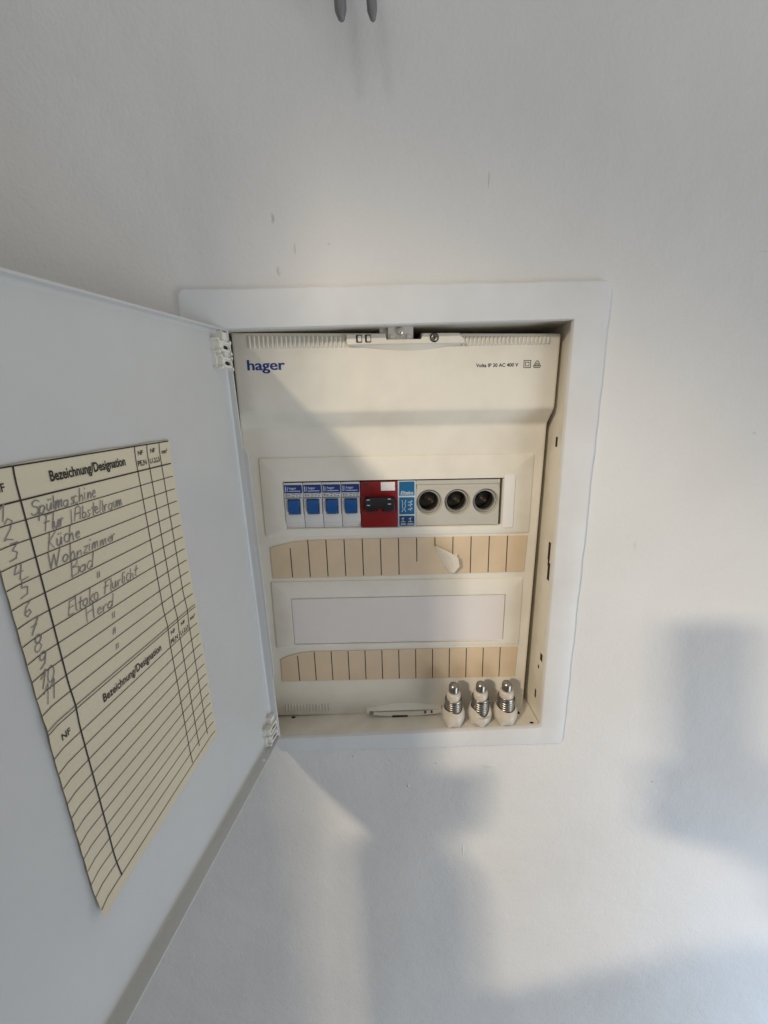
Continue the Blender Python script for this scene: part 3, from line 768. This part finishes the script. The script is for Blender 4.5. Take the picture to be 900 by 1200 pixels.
# ------------------------------------------------------------------ three screw fuses standing on the ledge
def fuse(x, y, seed, label, low, turn, hts=1.0):
    zb = fz(x, y)+.15
    t = thing('screw_fuse', label, 'fuse', (x, y, zb), 'screw fuses standing on the ledge')
    e = bmesh.new(); rn = random.Random(seed)
    def mod(r, h, a):
        if h < 7: r = r*(1-.11*(1-h/7.0)*(1+math.cos(5*(a+turn)))) ; h = h+ (2.4*(1+math.cos(5*(a+turn)))/2*(1-h/7.0) if h < 3 and r > 4 else 0)
        if 18 < h < 24.5 and r > 10.2: h = h+low*max(0, math.cos(a-R(-75)))**3 + .5*math.sin(3*a+seed)
        return r, h
    lathe(e, [(3, 1.2), (9.8, .2), (11.6, .6), (12.3, 3), (12.9, 7), (13.5, 11), (13.6, 15), (13.0, 18.5), (12.2, 21.2), (11.4, 22.8), (10.7, 22.6), (10.4, 20.0), (10.3, 11)], (0, 0, 0), 60, 'z', mod=mod)
    build('porcelain_cap', e, 'porcelain', t, 50)
    e = bmesh.new(); pr = [(10.0, 12)]
    for k in range(40):
        h = 12+k*.56; pr.append((9.75+.42*math.sin(h*2*math.pi/2.9), h))
    pr += [(9.7, 35.0), (9.3, 35.6), (8.9, 35.2), (8.8, 28)]
    lathe(e, pr, (0, 0, 0), 40, 'z', mod=lambda r, h, a: (r, h+(.9*math.cos(a-turn*2)+.5*math.sin(2*a+seed) if h > 33 else 0)))
    build('threaded_sleeve', e, 'old_steel', t, 60)
    e = bmesh.new(); lathe(e, [(8.0, 26), (8.2, 36), (8.3, 39.5), (8.0, 42), (7.0, 43.4), (5.4, 43.8), (.01, 43.9)], (0, 0, 0), 36, 'z')
    build('fuse_body', e, 'porcelain', t, 50)
    e = bmesh.new(); lathe(e, [(5.6, 42), (5.8, 44), (5.8, 49.5), (5.5, 51.6), (4.6, 53.4), (3.0, 54.5), (.01, 54.9)], (0, 0, 0), 32, 'z')
    build('contact_cap', e, 'old_steel', t, 50)
    t.scale = (.89, .89, .87)
    return t
fuse(168.2, -18.5, 1, 'screw fuse nearest the foot latch, leftmost of three on the ledge', -2.0, .3)
fuse(196.4, -18.5, 2, 'screw fuse between two others, bare metal thread dipping lowest at its front', -7.5, .9)
fuse(223.2, -19.0, 5, 'screw fuse nearest the corner hole of the ledge, rightmost of three', -3.0, 1.6)

# ------------------------------------------------------------------ two hooks reaching into the top of the picture
def hook(x, label, tilt, r, zb):
    t = thing('wall_hook', label, 'hook', (x, WY, 352), 'grey hooks high on the wall')
    e = bmesh.new()
    pts = [(tilt*0, -26, zb-352), (tilt*.3, -26.2, zb-348), (tilt*.6, -26, zb-338), (tilt, -25, -24), (tilt, -20, -10), (tilt, -12, -3), (tilt, -1, 0)]
    tube(e, pts, [r*.55, r*.95, r, r, r, r, r], 14)
    lathe(e, [(r*.55, 0), (r*.35, -.9), (.01, -1.3)], (pts[0][0], pts[0][1], pts[0][2]+.1), 14, 'z')
    build('prong', e, 'iron', t, 60)
    e = bmesh.new(); lathe(e, [(8, 0), (7.6, -2), (6, -3), (.01, -3.2)], (tilt, -.05, 0), 24, 'y')
    build('wall_plate', e, 'iron', t, 50)
hook(77.6, 'grey iron hook tip at the top edge, left of the pair', -1.0, 4.0, 307)
hook(97.8, 'slimmer grey iron hook tip at the top edge, right of the pair', -1.4, 3.4, 306.6)

# ------------------------------------------------------------------ the floor and the person taking the picture (they stand behind the lens and shade the wall)
bm = bmesh.new(); quad(bm, [(-2500, WY, -1500), (2500, WY, -1500), (2500, -3500, -1500), (-2500, -3500, -1500)])
M['floor'] = mat('oak_floor', (0.42, 0.33, 0.24), 0.45, var=0.15, vscale=8)
fl = build('floor', bm, 'floor'); fl['kind'] = 'structure'
M['skin'] = mat('skin', (0.52, 0.33, 0.25), 0.5, var=0.06); M['jacket'] = mat('dark_jacket', (0.05, 0.055, 0.07), 0.85, var=0.2)
M['trousers'] = mat('trousers', (0.06, 0.065, 0.08), 0.9, var=0.15); M['hair'] = mat('hair', (0.05, 0.03, 0.02), 0.7, var=0.3); M['shoe'] = mat('shoe', (0.03, 0.03, 0.03), 0.5)
M['phone'] = mat('phone_glass', (0.03, 0.03, 0.035), 0.2)
def limb(bm, pts, rads):
    """tapered capsules through the joints, to be fused by a voxel remesh"""
    pts = [Vector(p) for p in pts]
    for i in range(len(pts)-1):
        a, b = pts[i], pts[i+1]
        for k in range(9):
            t = k/8; r = rads[i]*(1-t)+rads[i+1]*t
            q = bmesh.ops.create_icosphere(bm, subdivisions=2, radius=r); c = a.lerp(b, t)
            bmesh.ops.translate(bm, vec=c, verts=q['verts'])
def blob(bm, c, rx, ry, rz):
    q = bmesh.ops.create_icosphere(bm, subdivisions=3, radius=1)
    bmesh.ops.scale(bm, vec=(rx, ry, rz), verts=q['verts']); bmesh.ops.translate(bm, vec=c, verts=q['verts'])
def fused(name, bm, mt, parent, origin, vox):
    bmesh.ops.translate(bm, vec=-Vector(origin), verts=bm.verts)
    bmesh.ops.scale(bm, vec=(MM, MM, MM), verts=bm.verts)
    me = bpy.data.meshes.new(name); bm.to_mesh(me); bm.free()
    o = link(name, me)
    rm = o.modifiers.new('fuse', 'REMESH'); rm.mode = 'VOXEL'; rm.voxel_size = vox*MM
    sm = o.modifiers.new('smooth', 'SMOOTH'); sm.factor = .5; sm.iterations = 4
    me2 = bpy.data.meshes.new_from_object(o.evaluated_get(bpy.context.evaluated_depsgraph_get()))
    o.modifiers.clear(); o.data = me2; bpy.data.meshes.remove(me)
    me2.name = name; me2.materials.clear(); me2.materials.append(M[mt])
    for p in me2.polygons: p.use_smooth = True
    o.parent = parent; return o
ORG = (150, -680, -1500)
PS = thing('person', 'person in dark jacket and trousers holding up a phone to the fuse box', 'person', ORG)
LSH, RSH, LEL, REL = (-35, -660, -135), (330, -660, -135), (-200, -470, -395), (420, -540, -400)
LWR, RWR = (-116, -352, -186), (196, -434, -158)
bm = bmesh.new()
blob(bm, (148, -665, 45), 74, 92, 112); blob(bm, (148, -610, -15), 48, 50, 48); limb(bm, [(148, -680, -30), (148, -690, -130)], [56, 62])
limb(bm, [(148, -574, 40), (148, -556, 18)], [9, 14]); blob(bm, (73, -672, 30), 9, 20, 30); blob(bm, (223, -672, 30), 9, 20, 30)
limb(bm, [(128, -578, -22), (168, -578, -22)], [7, 7])
blob(bm, (148, -690, -250), 165, 92, 190); blob(bm, (148, -690, -520), 150, 95, 190)
limb(bm, [LSH, LEL, LWR], [50, 38, 27]); limb(bm, [RSH, REL, RWR], [50, 38, 27])
for sx in (-1, 1):
    limb(bm, [(148+sx*80, -690, -640), (148+sx*85, -680, -1040), (148+sx*90, -700, -1440)], [78, 52, 38]); limb(bm, [(148+sx*90, -700, -1465), (148+sx*95, -560, -1475)], [32, 24])
# left hand: palm on the free edge of the door, four fingers round it and the thumb on the near side
limb(bm, [LWR, (-98, -330, -148)], [26, 30]); blob(bm, (-96, -326, -130), 17, 30, 36)
for k, (dx, ln) in enumerate(((0, 1.0), (8, 1.1), (16, 1.0), (24, .82))):
    z0 = -102-k*17; limb(bm, [(-98, -330, z0), (-84, -352, z0+4), (-62, -346, z0+6), (-62+18*ln, -330, z0+4)], [10, 9.5, 8.5, 7.5])
limb(bm, [(-106, -322, -148), (-118, -302, -120), (-112, -284, -98)], [12, 11, 9])
# right hand: palm behind the phone's lower corner, fingers along its edge
limb(bm, [RWR, (150, -424, -118)], [28, 32]); blob(bm, (132, -417, -92), 42, 17, 38)
for k, ln in enumerate((1.0, 1.08, 1.0, .8)):
    z0 = -60-k*19; yy = -404+(z0+60)*.10
    limb(bm, [(112, yy-8, z0-4), (84, yy-8, z0+2), (64, yy+2, z0+5), (62, yy+10, z0+5), (62+16*ln, yy+12, z0+4)], [11, 10, 9, 8.5, 7.5])
limb(bm, [(150, -424, -110), (166, -416, -74), (162, -406, -44)], [13, 12, 10])
BODY = fused('body', bm, 'skin', PS, ORG, 5)
bm = bmesh.new()
blob(bm, (148, -690, -250), 178, 104, 196); blob(bm, (148, -690, -470), 164, 108, 170)
limb(bm, [LSH, LEL, (-130, -362, -206)], [64, 62, 56]); limb(bm, [RSH, REL, (218, -440, -180)], [64, 60, 50]); limb(bm, [(148, -688, -80), (148, -690, -130)], [68, 84])
limb(bm, [(-20, -680, -140), (315, -680, -140)], [62, 62])
fused('jacket', bm, 'jacket', PS, ORG, 8)
bm = bmesh.new(); blob(bm, (148, -690, -600), 158, 104, 90)
for sx in (-1, 1): limb(bm, [(148+sx*80, -690, -640), (148+sx*85, -680, -1040), (148+sx*90, -700, -1430)], [88, 66, 56])
fused('trousers', bm, 'trousers', PS, ORG, 8)
for sx in (-1, 1):
    bm = bmesh.new(); limb(bm, [(148+sx*90, -710, -1455), (148+sx*96, -560, -1466)], [42, 33]); fused('shoe', bm, 'shoe', PS, ORG, 6)
bm = bmesh.new(); blob(bm, (148, -685, 72), 84, 90, 96); blob(bm, (148, -720, 20), 78, 60, 80); fused('hair', bm, 'hair', PS, ORG, 6)
for x in (120, 176):
    bm = bmesh.new(); blob(bm, (x, -583, 48), 11, 9, 9)
    bmesh.ops.translate(bm, vec=-Vector(ORG), verts=bm.verts); build('eye', bm, 'white', PS, 60)
# the phone, its lens just behind the viewpoint
PH = thing('phone', 'black phone held upright in front of the fuse box', 'phone', (113, -386.5, -4))
def tilt(bm_):
    bmesh.ops.rotate(bm_, cent=(0, 0, 0), matrix=Matrix.Rotation(-PITCH, 3, 'X'), verts=bm_.verts)
bm = bmesh.new(); prism(bm, rounded(-39, 39, -79, 79, 10, 5), -4, 4, 1.2); tilt(bm); build('phone_body', bm, 'phone', PH, 40)
bm = bmesh.new(); prism(bm, rounded(-36, 36, -76, 76, 8, 5), -4.4, -3.9, .1); tilt(bm); build('phone_screen', bm, 'black', PH, 40)
